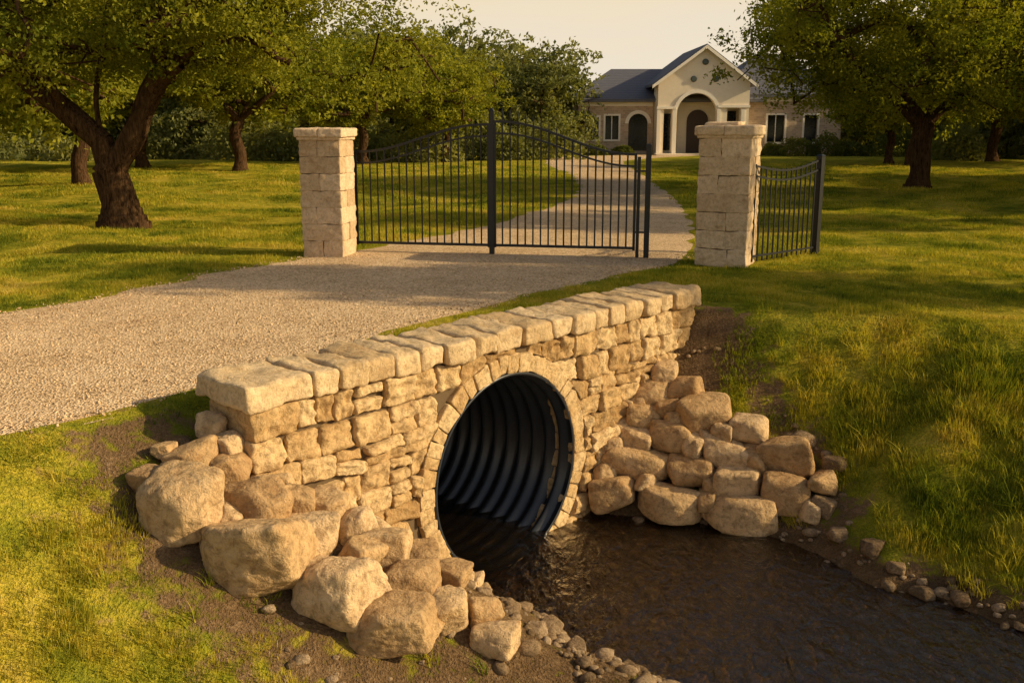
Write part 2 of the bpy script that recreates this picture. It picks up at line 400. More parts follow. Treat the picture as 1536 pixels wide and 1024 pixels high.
circ=[(CS+(RP+.05)*math.cos(q),CZ+(RP+.05)*math.sin(q)) for q in np.linspace(0,2*math.pi,64,endpoint=False)]
panel('mortar_core',[(.05,.1),(.05,-2.7),(WL-.05,-2.7),(WL-.05,.1)],[circ],.52,M_mortar,wallp,(0,.055,0))

# ------------------------------------------------------------------ corrugated pipe
pp=empty('culvert_pipe',(OX,OY,0),ANG)
mm=np.arange(-.0,9.5,.022); A=96
V=[];F=[]
for i,m in enumerate(mm):
    r=RP-.004+.040*np.sin(m*2*math.pi/.20)
    for q in range(A):
        th=2*math.pi*q/A; V.append((CS+r*math.cos(th),m,CZ+r*math.sin(th)))
for i in range(len(mm)-1):
    for q in range(A):
        a=i*A+q; b=i*A+(q+1)%A; F.append((a,b,b+A,a+A))
mb=MB(); mb.add(V,F); mb.obj('corrugated_tube',M_pipe,parent=pp)
V=[];F=[]
for q in range(A):
    th=2*math.pi*q/A
    for r,m in ((RP-.006,.0),(RP+.002,-.006),(RP+.018,-.006),(RP+.022,.0),(RP+.022,.1)):
        V.append((CS+r*math.cos(th),m,CZ+r*math.sin(th)))
for q in range(A):
    for k in range(4):
        a=q*5+k; b=((q+1)%A)*5+k; F.append((a,b,b+1,a+1))
mb=MB(); mb.add(V,F); mb.obj('rim',M_pipe,parent=pp)
mb=MB(); mb.add([(CS+1.1*math.cos(2*math.pi*q/32),9.45,CZ+1.1*math.sin(2*math.pi*q/32)) for q in range(32)],[tuple(range(32))]); mb.obj('light_leak_cap',M_pipe,smooth=False,parent=pp)  # added disc shutting the far end so no sky light leaks in

V=[];F=[]
ss=np.linspace(.6,7.5,12); nnv=np.r_[-9.4,-.27,-.05,np.linspace(.1,12,20),20,30,40]
for n in nnv:
    for s in ss:
        if n<0: x,y=l2w(1.98+(s-.6)/6.9*2.1,n)
        else: x,y=l2w(s+np.interp(n,[12,40],[0,5]),n)
        V.append((x,y,WATER))
for i in range(len(nnv)-1):
    for j in range(len(ss)-1):
        a=i*len(ss)+j; F.append((a,a+len(ss),a+len(ss)+1,a+1))
mb=MB(); mb.add(V,F); mb.obj('creek_water',M_water)

# ------------------------------------------------------------------ boulders
rg=R(22)
left=[(-2.42,7.72,.24,.24,.24,.12),(-2.5,7.40,.44,.34,.26,.05),(-2.70,7.07,.32,.28,.2,.04),(-2.23,7.40,.42,.36,.3,.05),(-1.88,7.36,.38,.34,.34,.05),
(-2.42,6.84,.56,.5,.52,.05),(-1.94,7.12,.68,.5,.38,.08),(-1.84,6.64,.84,.62,.56,.06),(-1.50,7.02,.38,.4,.38,.08),(-1.5,7.45,.42,.36,.36,.08),(-1.22,7.4,.34,.3,.3,.1),
(-1.27,6.58,.62,.55,.52,.06),(-1.14,7.02,.34,.34,.3,.08),(-.98,7.22,.42,.36,.32,.06),(-.75,6.96,.5,.42,.34,.06),(-.86,6.50,.64,.5,.42,.06),(-.52,6.82,.40,.38,.32,.05),
(-.2,7.0,.3,.26,.22,.04),(-.13,6.74,.40,.32,.26,.04),(-.72,8.35,.3,.26,.22,.03),(-.95,8.05,.34,.3,.26,.04),(-1.15,7.72,.36,.32,.3,.05),(-.78,7.6,.36,.34,.26,.04),(-.5,7.3,.34,.3,.2,.03),(-.45,7.8,.28,.26,.18,.02),(-.4,8.3,.26,.2,.16,.02),(-1.45,7.78,.3,.28,.3,.08),(-.3,8.75,.22,.2,.16,.03),
(-2.25,7.58,.26,.26,.24,.12),(-2.72,7.42,.2,.2,.14,.03),(-1.65,7.22,.3,.3,.34,.1),(-2.1,6.95,.26,.3,.26,.03),(-1.5,6.78,.3,.3,.3,.0)]
mb=MB()
for (x,y,a,b,c,up) in left:
    p,F=boulder((x,y,float(Hw(x,y)[0])+c*.22+up),(a,b,c),rg,rz=rg.uniform(-.5,.5),sub=6 if a>.6 else 5,p=13,namp=.045); mb.add(p,F,rg.uniform(.0,1))
mb.obj('riprap_boulders',M_boul)
rst=[(.17,.30,.47,.34),(.80,.26,.70,.36),(1.58,.22,.80,.34),(2.0,.52,.52,.40),(.27,.74,.76,.32),(.89,.68,.50,.32),(1.43,.62,.52,.34),(1.86,.95,.5,.42),
(.06,1.08,.42,.28),(.48,1.12,.47,.38),(1.12,.97,.48,.32),(1.5,.89,.28,.32),(.79,1.0,.24,.3),(.06,1.38,.45,.26),(.28,1.53,.27,.22),(.74,1.42,.62,.44),(1.28,1.30,.42,.27),
(.02,1.70,.44,.32),(.36,1.80,.38,.24),(.03,2.02,.28,.22),(1.2,.34,.22,.22),(2.32,.7,.26,.22),(2.3,.38,.24,.2),(-.05,.55,.3,.26),(-.12,.9,.3,.28),(-.15,1.22,.26,.26),(-.12,1.55,.26,.24),
(.47,.5,.26,.2),(1.15,.62,.2,.2),(1.0,1.25,.22,.2),(.42,1.38,.22,.18)]
mb=MB()
for (a,b,w,h) in rst:
    x=.9+a*.958+b*.473; y=10.76-a*.284+b*.516; z=WATER+.7*b
    ox,oy=-.284*.12,-.958*.12
    p,F=boulder((x+ox,y+oy,z+.03),(w*1.17,.52,h*1.22),rg,rz=-.29+rg.uniform(-.1,.1),sub=5,p=11,namp=.035,tilt=.12); mb.add(p,F,rg.uniform(.0,.85))
mb.obj('riprap_boulders',M_boul)
mb=MB(); cnt=0
while cnt<2800:
    if rg.rand()<.3: s,n=rg.uniform(1.2,2.9),rg.uniform(.1,3.2)
    else: s,n=rg.uniform(-.8,6.4),rg.uniform(.1,6)
    x,y=l2w(s,n); z=float(H(s,n))
    bed=z<WATER-.02
    ok=(abs(z-WATER)<.15 and rg.rand()<.8) or (bed and rg.rand()<.8) or (float(dirtf(np.array(x),np.array(y),np.array(z)))>.5 and rg.rand()<.3)
    if not ok: continue
    a=rg.choice([.035,.05,.07,.1,.14],p=[.34,.3,.21,.12,.03])*rg.uniform(.8,1.25)
    p,F=boulder((x,y,z+a*.15),(a*1.3,a,a*.75),rg,sub=2,p=8,namp=.06); mb.add(p,F,rg.uniform(0,1)); cnt+=1
for (x,y,a) in [(.35,7.9,.2),(.95,7.45,.14),(3.05,10.5,.28),(3.35,10.1,.24),(3.4,9.7,.2),(3.6,9.3,.22),(3.75,9.0,.16),(3.9,8.7,.18),(4.15,8.5,.16),(3.3,10.9,.26),(3.6,10.5,.22),(.1,8.1,.15),(-.1,8.5,.14),(.2,7.4,.16),(.5,7.2,.18)]:
    p,F=boulder((x,y,max(float(Hw(x,y)[0]),WATER-.04)+a*.2),(a*1.2,a,a*.8),rg,sub=4,p=14); mb.add(p,F,rg.uniform(0,.7))
mb.obj('creek_pebbles',M_peb)

# ------------------------------------------------------------------ pillars
def pillar(loc,rz,w,h,seed,extra=False):
    rg=R(seed); e=empty('stone_gate_pillar',loc,rz); mb=MB(); n=7; ch=(h-.2)/n
    for i in range(n):
        z=ch*(i+.5)
        cut=rg.uniform(.36,.64)*w
        if i%2==0: parts=[((-w/2+cut/2),0,cut/2,w/2),((cut/2),0,(w-cut)/2,w/2)]
        else: parts=[(0,-w/2+cut/2,w/2,cut/2),(0,cut/2,w/2,(w-cut)/2)]
        for (cx,cy,hx,hy) in parts:
            p,F=block((cx,cy,z),(hx-.001,hy-.001,ch/2-.001),rg,r=.012,amp=.015,jit=.006,hi=True,freq=9,chips=0); mb.add(p,F,rg.uniform(.1,1))
    mb.obj('shaft_blocks',M_pill,parent=e)
    mb=MB(); W=w+.13
    for sx in (-1,1):
        p,F=block((sx*W/4,0,h-.08),(W/4-.003,W/2,.075),rg,r=.03,amp=.014,jit=.008,hi=True,chips=0); mb.add(p,F,rg.uniform(.5,1))
    p,F=block((0,0,h-.175),(w/2+.025,w/2+.025,.03),rg,r=.015,amp=.006,jit=.005,hi=True,chips=0); mb.add(p,F,.7)
    if extra:
        p,F=block((-.12,.05,h+.02),(w*.36,w*.4,.03),rg,r=.02,amp=.01); mb.add(p,F,.8)
    mb.obj('cap',M_pill,parent=e)
    c=MB(); p=np.array([(x,y,z) for x in(-w/2+.03,w/2-.03) for y in(-w/2+.03,w/2-.03) for z in(-.1,h-.2)]); c.add(p,[(0,1,3,2),(4,6,7,5),(0,4,5,1),(2,3,7,6),(0,2,6,4),(1,5,7,3)]); c.obj('core',M_mortar,smooth=False,parent=e)
pillar((-3.25,17.75,0),math.radians(-10),.74,2.22,3)
pillar((3.56,16.55,0),math.radians(-24),.84,2.27,4,True)

# ------------------------------------------------------------------ iron work
def bar(mb,a,b,w,w2=None,sides=4):
    a=np.array(a,float); b=np.array(b,float); d=b-a; L=np.linalg.norm(d); d/=L
    up=np.array((0,0,1.)) if abs(d[2])<.9 else np.array((1.,0,0)); u=np.cross(d,up); u/=np.linalg.norm(u); v=np.cross(d,u)
    w2=w if w2 is None else w2; V=[]
    for p,ww in ((a,w),(b,w2)):
        for i in range(sides):
            q=2*math.pi*(i+.5)/sides; V.append(p+(u*math.cos(q)+v*math.sin(q))*ww*.7071)
    F=[(i,(i+1)%sides,(i+1)%sides+sides,i+sides) for i in range(sides)]+[tuple(range(sides))[::-1],tuple(range(sides,2*sides))]
    mb.add(V,F)
gx0,gy0=-2.93,18.28; gx1,gy1=2.34,17.30
gl=math.hypot(gx1-gx0,gy1-gy0); gr=math.atan2(gy1-gy0,gx1-gx0)
gate=empty('iron_driveway_gate',(gx0,gy0,0),gr)
mid=gl*.488
def topz(u,hi,lo): return lo+(hi-lo)*(.5-.5*math.cos(math.pi*min(1,max(0,(u*1.05-.02)))))
def leaf(name,x0,x1,hinge_left,hi,lo,spears):
    mb=MB(); n=18
    def tz(x):
        u=(x-x0)/(x1-x0); u=u if hinge_left else 1-u; return topz(u,hi,lo)
    xs=np.linspace(x0,x1,33)
    for off,w in ((0,.042),(-.2,.032)):
        for a,b in zip(xs[:-1],xs[1:]): bar(mb,(a,0,tz(a)+off),(b+.004,0,tz(b)+off),w)
    bar(mb,(x0,0,.17),(x1,0,.17),.045)
    for x in (x0,x1): bar(mb,(x,0,.13),(x,0,tz(x)+.02),.045)
    for i in range(1,n):
        x=x0+(x1-x0)*i/n; bar(mb,(x,0,.17),(x,0,tz(x)),.021,sides=6)
    if spears:
        for i in range(1,9):
            x=x0+(x1-x0)*i/n; t_=tz(x)+.16-.012*i; bar(mb,(x,0,tz(x)),(x,0,t_),.018,sides=6); bar(mb,(x,0,t_),(x,0,t_+.09),.03,.003)
    mb.obj(name,M_iron,smooth=False,parent=gate)
leaf('left_leaf',.1,mid-.055,True,2.28,1.80,False)
leaf('right_leaf',mid+.055,gl-.22,False,2.33,1.78,True)
mb=MB()
bar(mb,(0,0,-.1),(0,0,1.86),.065); bar(mb,(0,0,1.86),(0,0,1.90),.08,.02)
bar(mb,(mid,0,.0),(mid,0,2.50),.085); bar(mb,(mid,0,2.5),(mid,0,2.56),.10,.02)
bar(mb,(gl-.16,.0,-.1),(gl-.16,0,1.74),.055)
bar(mb,(gl,-.02,-.1),(gl,-.02,1.93),.09); bar(mb,(gl,-.02,1.93),(gl,-.02,1.96),.11,.05)
for z in (.45,1.5): bar(mb,(gl-.2,-.01,z),(gl,-.01,z),.03)
for z in (.45,1.5): bar(mb,(0,0,z),(.12,0,z),.035)
for z in (.5,1.55): bar(mb,(-.18,.0,z),(0,0,z),.035)
mb.obj('posts',M_iron,smooth=False,parent=gate)
fx0,fy0=3.98,16.45; fx1,fy1=5.42,17.75
fl=math.hypot(fx1-fx0,fy1-fy0); fe=empty('iron_fence_panel',(fx0,fy0,0),math.atan2(fy1-fy0,fx1-fx0)); mb=MB()
tzf=lambda u:1.62-.12*math.sin(math.pi*u)*(1)+.06*u
for off in (0,-.16):
    for i in range(16): 
        a,b=i/16,(i+1)/16; bar(mb,(a*fl,0,tzf(a)+off),(b*fl+.003,0,tzf(b)+off),.03)
bar(mb,(0,0,.14),(fl,0,.14),.03)
for i in range(0,13): bar(mb,(fl*i/13,0,.05),(fl*i/13,0,tzf(i/13)+.03),.022,sides=6)
bar(mb,(fl,0,-.1),(fl,0,1.74),.11); bar(mb,(fl,0,1.74),(fl,0,1.77),.13,.06)
mb.obj('panel_bars',M_iron,smooth=False,parent=fe)

# ------------------------------------------------------------------ house
hs=empty('stone_house',(16,77,0),math.radians(0))
t=NT('house_stone'); tc=t.n('ShaderNodeTexCoord').outputs['Object']; sw=t.n('ShaderNodeSeparateXYZ',ins={0:tc}); cb=t.n('ShaderNodeCombineXYZ',ins={0:t.math('ADD',sw.outputs[0],sw.outputs[1]),1:sw.outputs[2]}).outputs[0]
br=t.n('ShaderNodeTexBrick',ins={'Vector':cb,'Color1':(.62,.45,.30,1),'Color2':(.32,.22,.14,1),'Mortar':(.57,.47,.35,1),'Scale':1.6,'Mortar Size':.02}).outputs['Color']
t.pbr(t.mix(t.math('MULTIPLY',t.noise(tc,3,4),.8),br,(.57,.43,.29)),.95); M_hst=t.m
M_cream=simple('cream_stucco',(.84,.72,.54),.9,4,.1); M_trim=simple('white_trim',(.9,.82,.68),.7,4,.04)
t=NT('roof_slate'); tc=t.n('ShaderNodeTexCoord').outputs['Object']; wv=t.n('ShaderNodeTexWave',bands_direction='Z',ins={'Vector':tc,'Scale':2.2,'Distortion':1.5,'Detail':3}).outputs['Fac']
t.pbr(t.mix(t.math('MULTIPLY',wv,t.noise(tc,6,4)),(.075,.075,.09),(.18,.175,.19)),.7); M_roof=t.m
M_glass=simple('dark_glass',(.012,.014,.016),.12,2,.2); M_door=simple('dark_wood_door',(.06,.035,.02),.6,10,.3)
def rect(x0,z0,x1,z1): return [(x0,z0),(x0,z1),(x1,z1),(x1,z0)]
def arch(x0,z0,x1,z1,k=14):
    r=(x1-x0)/2; c=(x0+x1)/2; return [(x0,z0)]+[(c-r*math.cos(math.pi*i/k),z1-r+r*math.sin(math.pi*i/k)) for i in range(k+1)]+[(x1,z0)]
def boxm(mb,x0,y0,z0,x1,y1,z1):
    p=[(x,y,z) for x in(x0,x1) for y in(y0,y1) for z in(z0,z1)]; mb.add(p,[(0,1,3,2),(4,6,7,5),(0,4,5,1),(2,3,7,6),(0,2,6,4),(1,5,7,3)])
wins_l=[('r',-10.3,1.1,-9.45,2.75),('r',-8.95,1.1,-7.95,2.85),('a',-7.2,.25,-5.75,3.0)]
hol=[rect(*w[1:]) if w[0]=='r' else arch(*w[1:]) for w in wins_l]
panel('left_wing_front_wall',[(-11,-.1),(-11,3.85),(-5.32,3.85),(-5.32,-.1)],hol,.35,M_hst,hs)
panel('left_wing_side_wall',[(0,-.1),(0,3.85),(12,3.85),(12,-.1)],[rect(3,1,4.2,2.8)],.35,M_hst,hs,(-11,12.3,0),-math.pi/2)
panel('right_wing_front_wall',[(1.42,-.1),(1.42,4.2),(9,4.2),(9,-.1)],[rect(3.4,.9,4.7,2.9),rect(6.2,.9,7.2,2.9)],.35,M_hst,hs,(0,.4,0))
panel('entry_front_wall',[(-5.3,-.1),(-5.3,5.2),(-1.94,7.65),(1.4,5.2),(1.4,-.1)],[arch(-3.9,.1,-.95,4.45,20),rect(-4.85,.1,-4.25,3.3),rect(-.2,.1,.8,3.4)],.5,M_cream,hs,(0,-2,0))
mb=MB(); boxm(mb,-5.28,-1.49,-.1,-5.0,.35,5.15); boxm(mb,1.1,-1.49,-.1,1.38,.75,5.15); boxm(mb,-4.98,.36,-.1,1.08,.6,5.1)
boxm(mb,-4.98,-1.49,4.6,1.08,.34,4.75); mb.obj('porch_walls',M_cream,smooth=False,parent=hs)
mb=MB()
for w in wins_l: boxm(mb,w[1]-.05,.22,w[2]-.05,w[3]+.05,.26,w[4]+.05)
boxm(mb,3.35,.62,.85,4.75,.66,2.95); boxm(mb,6.15,.62,.85,7.25,.66,2.95); boxm(mb,-4.95,.28,.3,-4.0,.34,3.0); boxm(mb,-.3,.28,.3,.95,.34,3.2); mb.obj('window_glass',M_glass,smooth=False,parent=hs)
mb=MB(); p=arch(-2.75,.1,-1.15,3.3,12); n_=len(p); V=[(x,.24,z) for x,z in p]+[(x,.34,z) for x,z in p]; mb.add(V,[tuple(range(n_))]+[(i,(i+1)%n_,(i+1)%n_+n_,i+n_) for i in range(n_)]); mb.obj('front_door',M_door,smooth=False,parent=hs)
mb=MB()
def frame(x0,z0,x1,z1,y,w=.14):
    boxm(mb,x0-w,y-.06,z0-w,x0,y+.1,z1+w); boxm(mb,x1,y-.06,z0-w,x1+w,y+.1,z1+w); boxm(mb,x0,y-.055,z1,x1,y+.1,z1+w); boxm(mb,x0,y-.055,z0-w,x1,y+.1,z0)
for w in wins_l[:2]: frame(w[1],w[2],w[3],w[4],-.01); boxm(mb,(w[1]+w[3])/2-.03,.12,w[2],(w[1]+w[3])/2+.03,.18,w[4])
frame(3.4,.9,4.7,2.9,.39); frame(6.2,.9,7.2,2.9,.39); boxm(mb,4.02,.52,.9,4.08,.58,2.9)
for (x0,x1,z1,x_y) in ((-7.2,-5.75,3.0,-.02),(-3.9,-.95,4.45,-2.03)):
    r=(x1-x0)/2; c=(x0+x1)/2; k=20
    for i in range(k):
        a0,a1=math.pi*i/k,math.pi*(i+1)/k; V=[]
        for rr in (r+.003,r+.26):
            for aa in(a0,a1):
                for yy in(x_y-.05,x_y+.02): V.append((c-rr*math.cos(aa),yy,z1-r+rr*math.sin(aa)))
        mb.add(V,[(0,1,3,2),(4,6,7,5),(0,4,5,1),(2,3,7,6),(0,2,6,4),(1,5,7,3)])
for x in (-5.35,-4.2,-.94,.83): boxm(mb,x,-2.09,.0,x+.26,-1.98,3.3)
boxm(mb,-5.38,-2.12,3.32,-3.95,-1.97,3.5); boxm(mb,-.9,-2.12,3.42,1.45,-1.97,3.6)
boxm(mb,-11.05,-.06,3.55,-5.4,.0,3.86); boxm(mb,1.5,.34,3.9,9,.4,4.2)
mb.obj('stone_trim',M_trim,smooth=False,parent=hs)
mb=MB()
for (x,z) in ((-1.94,6.65),(-2.75,5.45),(-1.13,5.45)):
    k=12; V=[(x+.24*math.cos(2*math.pi*i/k),-2.06,z+.22*math.sin(2*math.pi*i/k)) for i in range(k)]+[(x+.16*math.cos(2*math.pi*i/k),-2.12,z+.15*math.sin(2*math.pi*i/k)) for i in range(k)]+[(x+.24*math.cos(2*math.pi*i/k),-1.995,z+.22*math.sin(2*math.pi*i/k)) for i in range(k)]
    mb.add(V,[(i,(i+1)%k,(i+1)%k+k,i+k) for i in range(k)]+[(i+2*k,(i+1)%k+2*k,(i+1)%k,i) for i in range(k)]+[tuple(range(k,2*k))])
mb.obj('gable_medallions',simple('bronze_medallion',(.07,.09,.08),.5),smooth=False,parent=hs)
def hip(name,x0,x1,y0,y1,z,rise,inset,th=.22):
    mb=MB(); yc=(y0+y1)/2
    V=[(x0,y0,z),(x1,y0,z),(x1,y1,z),(x0,y1,z),(x0+inset,yc,z+rise),(x1-inset,yc,z+rise),(x0,y0,z-th),(x1,y0,z-th),(x1,y1,z-th),(x0,y1,z-th)]
    mb.add(V,[(0,1,5,4),(1,2,5),(2,3,4,5),(3,0,4),(6,7,1,0),(7,8,2,1),(8,9,3,2),(9,6,0,3),(9,8,7,6)]); mb.obj(name,M_roof,smooth=False,parent=hs)
hip('main_roof',-11.6,3,-.6,13,4.07,2.5,3.6)
hip('right_roof',-.5,9.7,-.2,13,4.42,3.3,4.2)
mb=MB()
def slab(P,th):
    P=np.array(P,float); Q=P-np.array((0,0,th)); mb.add(np.concatenate([P,Q]),[(0,1,2,3),(7,6,5,4),(0,4,5,1),(1,5,6,2),(2,6,7,3),(3,7,4,0)])
slab([(-5.75,-2.4,5.12),(-1.94,-2.4,7.9),(-1.94,8,7.9),(-5.75,8,5.12)],.2)
slab([(-1.938,-2.4,7.9),(1.87,-2.4,5.12),(1.87,8,5.12),(-1.938,8,7.9)],.2)
mb.obj('entry_roof',M_roof,smooth=False,parent=hs)
mb=MB()
slab([(-5.8,-2.46,5.0),(-1.94,-2.46,7.82),(-1.94,-2.41,7.82),(-5.8,-2.41,5.0)],.24)
slab([(-1.938,-2.46,7.82),(1.92,-2.46,5.0),(1.92,-2.41,5.0),(-1.938,-2.41,7.82)],.24)
mb.obj('gable_fascia',M_trim,smooth=False,parent=hs)
mb=MB(); boxm(mb,-5.5,-3.2,-.05,1.6,-2.1,.12); mb.obj('porch_step',M_cream,smooth=False,parent=hs)

# ------------------------------------------------------------------ trees
def leaves(C,size,rng,up=.5):
    n=len(C); nrm=rng.normal(size=(n,3)); nrm[:,2]+=up; nrm/=np.linalg.norm(nrm,axis=1)[:,None]
    a=np.cross(nrm,rng.normal(size=(n,3))); a/=np.linalg.norm(a,axis=1)[:,None]; b=np.cross(nrm,a)
    L=(size*rng.uniform(.6,1.3,n))[:,None]; W=L*rng.uniform(.4,.6,n)[:,None]
    return np.stack([C-a*L,C-b*W,C+a*L,C+b*W],1).reshape(-1,3)
def cr3(pts,k=4):
    pts=[np.array(p,float) for p in pts]; P=[2*pts[0]-pts[1]]+pts+[2*pts[-1]-pts[-2]]; o=[]
    for i in range(1,len(P)-2):
        for q in range(k):
            u=q/k; a,b,c,d=P[i-1:i+3]; o.append(.5*((2*b)+(-a+c)*u+(2*a-5*b+4*c-d)*u*u+(-a+3*b-3*c+d)*u**3))
    o.append(P[-2]); return [tuple(x) for x in o]
def tree_mesh(name,seed,limbs,cc,cr_,nclump,lper,leaf,clr,trunk_r,zmin,mat,sides=9,open_=.9,sp=.62):
    rng=R(seed); pos=[];par=[]
    def addpath(pts,start):
        p=start
        for q in pts:
            pos.append(np.array(q,float)); par.append(p); p=len(pos)-1
        return p
    addpath(cr3(limbs[0]),-1)
    for l in limbs[1:]:
        P=np.array(pos); d=np.linalg.norm(P-np.array(l[0]),axis=1); i=int(np.argmin(d)); c=cr3([tuple(P[i])]+list(l[1:])); addpath(c[1:],i)
    nl=len(pos)
    C=[]; tries=0
    while len(C)<nclump and tries<60000:
        tries+=1
        v=rng.normal(size=3); v/=np.linalg.norm(v); r=rng.uniform(.35,1)**.6
        lump=1+.18*math.sin(3*math.atan2(v[1],v[0])+seed)+.1*math.sin(7*math.atan2(v[1],v[0])+2*seed)
        p=np.array(cc)+v*r*np.array(cr_)*lump
        if p[2]<zmin+open_*(1-min(1,math.hypot(p[0]-cc[0],p[1]-cc[1])/cr_[0]))+.2*abs(rng.normal()): continue
        if C and min(np.linalg.norm((p-c)*np.array((1,1,1.5))) for c in C)<clr*sp: continue
        C.append(p)
    base=np.array(limbs[0][-1]); C.sort(key=lambda c:np.linalg.norm(c-base))
    tips=[]
    for c in C:
        P=np.array(pos); d=np.linalg.norm(P-c,axis=1)+np.where(P[:,2]>c[2],1.5*(P[:,2]-c[2]),0)+np.where(P[:,2]<limbs[0][-1][2]*.8,4,0)
        i=int(np.argmin(d)); D=np.linalg.norm(P[i]-c); k=max(2,int(D/.45)); p=i
        for q in range(1,k+1):
            u=q/k; x=P[i]*(1-u)+c*u+np.array((0,0,-.12*D*math.sin(math.pi*u)))+rng.normal(size=3)*.07*(q<k)
            pos.append(x); par.append(p); p=len(pos)-1
        tips.append(p)
        for _ in range(3):
            e=c+rng.normal(size=3)*clr*np.array((.6,.6,.35)); pos.append((c+e)/2+rng.normal(size=3)*.05); par.append(p); pos.append(e); par.append(len(pos)-2); tips.append(len(pos)-1)
    cnt=np.zeros(len(pos)); 
    for tI in tips:
        q=tI
        while q>=0: cnt[q]+=1; q=par[q]
    P=np.array(pos); cnt=np.maximum(cnt,1); r=cnt**.47; r=r/r[0]*trunk_r; r[:nl]=np.maximum(r[:nl],trunk_r*.16); r=np.maximum(r,.008)
    lowm=P[:,2]<.9; r[lowm]*=1+.55*np.clip(1-P[lowm][:,2]/.6,0,1)**2
    V=[];F=[];o=0
    th=2*np.pi*np.arange(sides)/sides
    for i in range(1,len(P)):
        j=par[i]; a,b=P[j],P[i]; d=b-a; L=np.linalg.norm(d)
        if L<1e-5: continue
        d=d/L; ra=min(r[j],r[i]*1.35); rb=r[i]; 
        ref=np.array((1.,0,0)) if abs(d[0])<.8 else np.array((0,1.,0)); u=np.cross(d,ref); u/=np.linalg.norm(u); v=np.cross(d,u)
        ring=np.cos(th)[:,None]*u+np.sin(th)[:,None]*v
        bf=1+.1*np.sin(th*3+P[i][2]*1.5)[:,None]
        V.append(a-d*ra*.25+ring*ra*bf); V.append(b+d*rb*.25+ring*rb*bf)
        for k in range(sides): F.append((o+k,o+(k+1)%sides,o+sides+(k+1)%sides,o+sides+k))
        o+=2*sides
    V=np.concatenate(V); nb=len(V)
    LC=[]
    for c in C:
        ks=rng.randint(9,15); sub=c+rng.normal(size=(ks,3))*clr*np.array((.68,.68,.40))
        n=int(lper*rng.uniform(.6,1.3)); w=rng.randint(0,ks,n)
        LC.append(sub[w]+rng.normal(size=(n,3))*clr*np.array((.22,.22,.15)))
    LC=np.concatenate(LC); LV=leaves(LC,leaf,rng)
    me=bpy.data.meshes.new(name)
    allV=np.concatenate([V,LV]); LF=(np.arange(len(LV))+nb)
    me.vertices.add(len(allV)); me.vertices.foreach_set('co',allV.astype(np.float32).ravel())
    loops=np.concatenate([np.array(F).ravel(),LF]).astype(np.int32)
    me.loops.add(len(loops)); me.loops.foreach_set('vertex_index',loops)
    npol=len(loops)//4; me.polygons.add(npol); me.polygons.foreach_set('loop_start',np.arange(0,len(loops),4,dtype=np.int32))
    mi=np.zeros(npol,np.int32); mi[len(F):]=1
    me.materials.append(M_bark); me.materials.append(mat)
    me.polygons.foreach_set('material_index',mi)
    sm=np.zeros(npol,bool); sm[:len(F)]=True; me.polygons.foreach_set('use_smooth',sm)
    me.update(calc_edges=True); return me
m1=tree_mesh('live_oak',1,[[(0,0,-.2),(.0,0,.5),(-.15,0,1.2),(-.3,0,1.9)],
  [(-.3,0,1.9),(-1,.1,2.5),(-1.9,.2,3.2),(-2.9,.3,3.9),(-4,.2,4.3)],[(-.3,0,1.9),(-.4,.1,2.9),(-.15,.2,4.1),(.1,.3,5.4)],
  [(-.15,0,1.2),(.5,-.1,2.1),(1.1,-.3,3.2),(2.2,-.5,3.9),(3.7,-.6,4.2)],[(-1,.1,2.5),(-1.2,-1.2,3.6),(-1.6,-2,4.6)],[(.5,-.1,2.1),(.8,1.2,3.4),(1.2,2.2,4.6)]],
  (.2,0,5.2),(5.9,4.4,2.6),112,1300,.052,.92,.38,2.85,M_leafA)
link('live_oak_tree',m1,loc=(-8.9,22.8,0))
m2=tree_mesh('live_oak_b',2,[[(0,0,-.2),(.05,0,.7),(0,0,1.5),(.12,0,2.2)],
  [(.12,0,2.2),(-.8,0,3.1),(-2,.1,3.8),(-3.4,-.2,4.5),(-5,0,4.5)],[(.12,0,2.2),(.4,.1,3.4),(.4,0,4.8),(.6,.2,6.6)],
  [(.12,0,2.2),(1.4,0,3.5),(3,.2,4.4),(4.4,.4,4.8)],[(-.8,0,3.1),(-1,1.4,4.4)],[(1.4,0,3.5),(1.5,-1.6,4.8)]],
  (-.2,0,5.5),(7.0,5,3.1),116,880,.075,1.05,.34,2.35,M_leafA)
link('live_oak_tree.001',m2,loc=(14.4,35.8,0))
m3=tree_mesh('oak_c',3,[[(0,0,-.2),(.1,0,.8),(-.1,0,1.7),(.1,.1,2.4)],[(.1,.1,2.4),(-1,.2,3.6),(-2,0,4.8)],[(.1,.1,2.4),(.8,0,3.8),(1.0,.3,5.6)],[(.1,.1,2.4),(1.4,-.5,3.4),(2.6,-.7,4.4)]],
  (0,0,4.9),(4.3,4.1,2.9),60,420,.12,1.1,.28,2.2,M_leafA,sides=7)
m4=tree_mesh('oak_far',4,[[(0,0,-.2),(0,0,.8),(0,.1,1.5)],[(0,.1,1.5),(-1,0,3.6),(-1.6,0,5)],[(0,.1,1.5),(.9,0,3.8),(1.2,.3,5.6)]],
  (0,0,4.2),(4.4,4.0,4.1),60,230,.20,1.25,.25,.5,M_leafB,sides=5,open_=0)
rg=R(8)
def put(me,name,x,y,s=1,rz=None,par=None,sz=None):
    o=link(name,me,par,(x,y,0),rg.uniform(0,6.28) if rz is None else rz); o.scale=(s,s,sz or s); return o
k=2
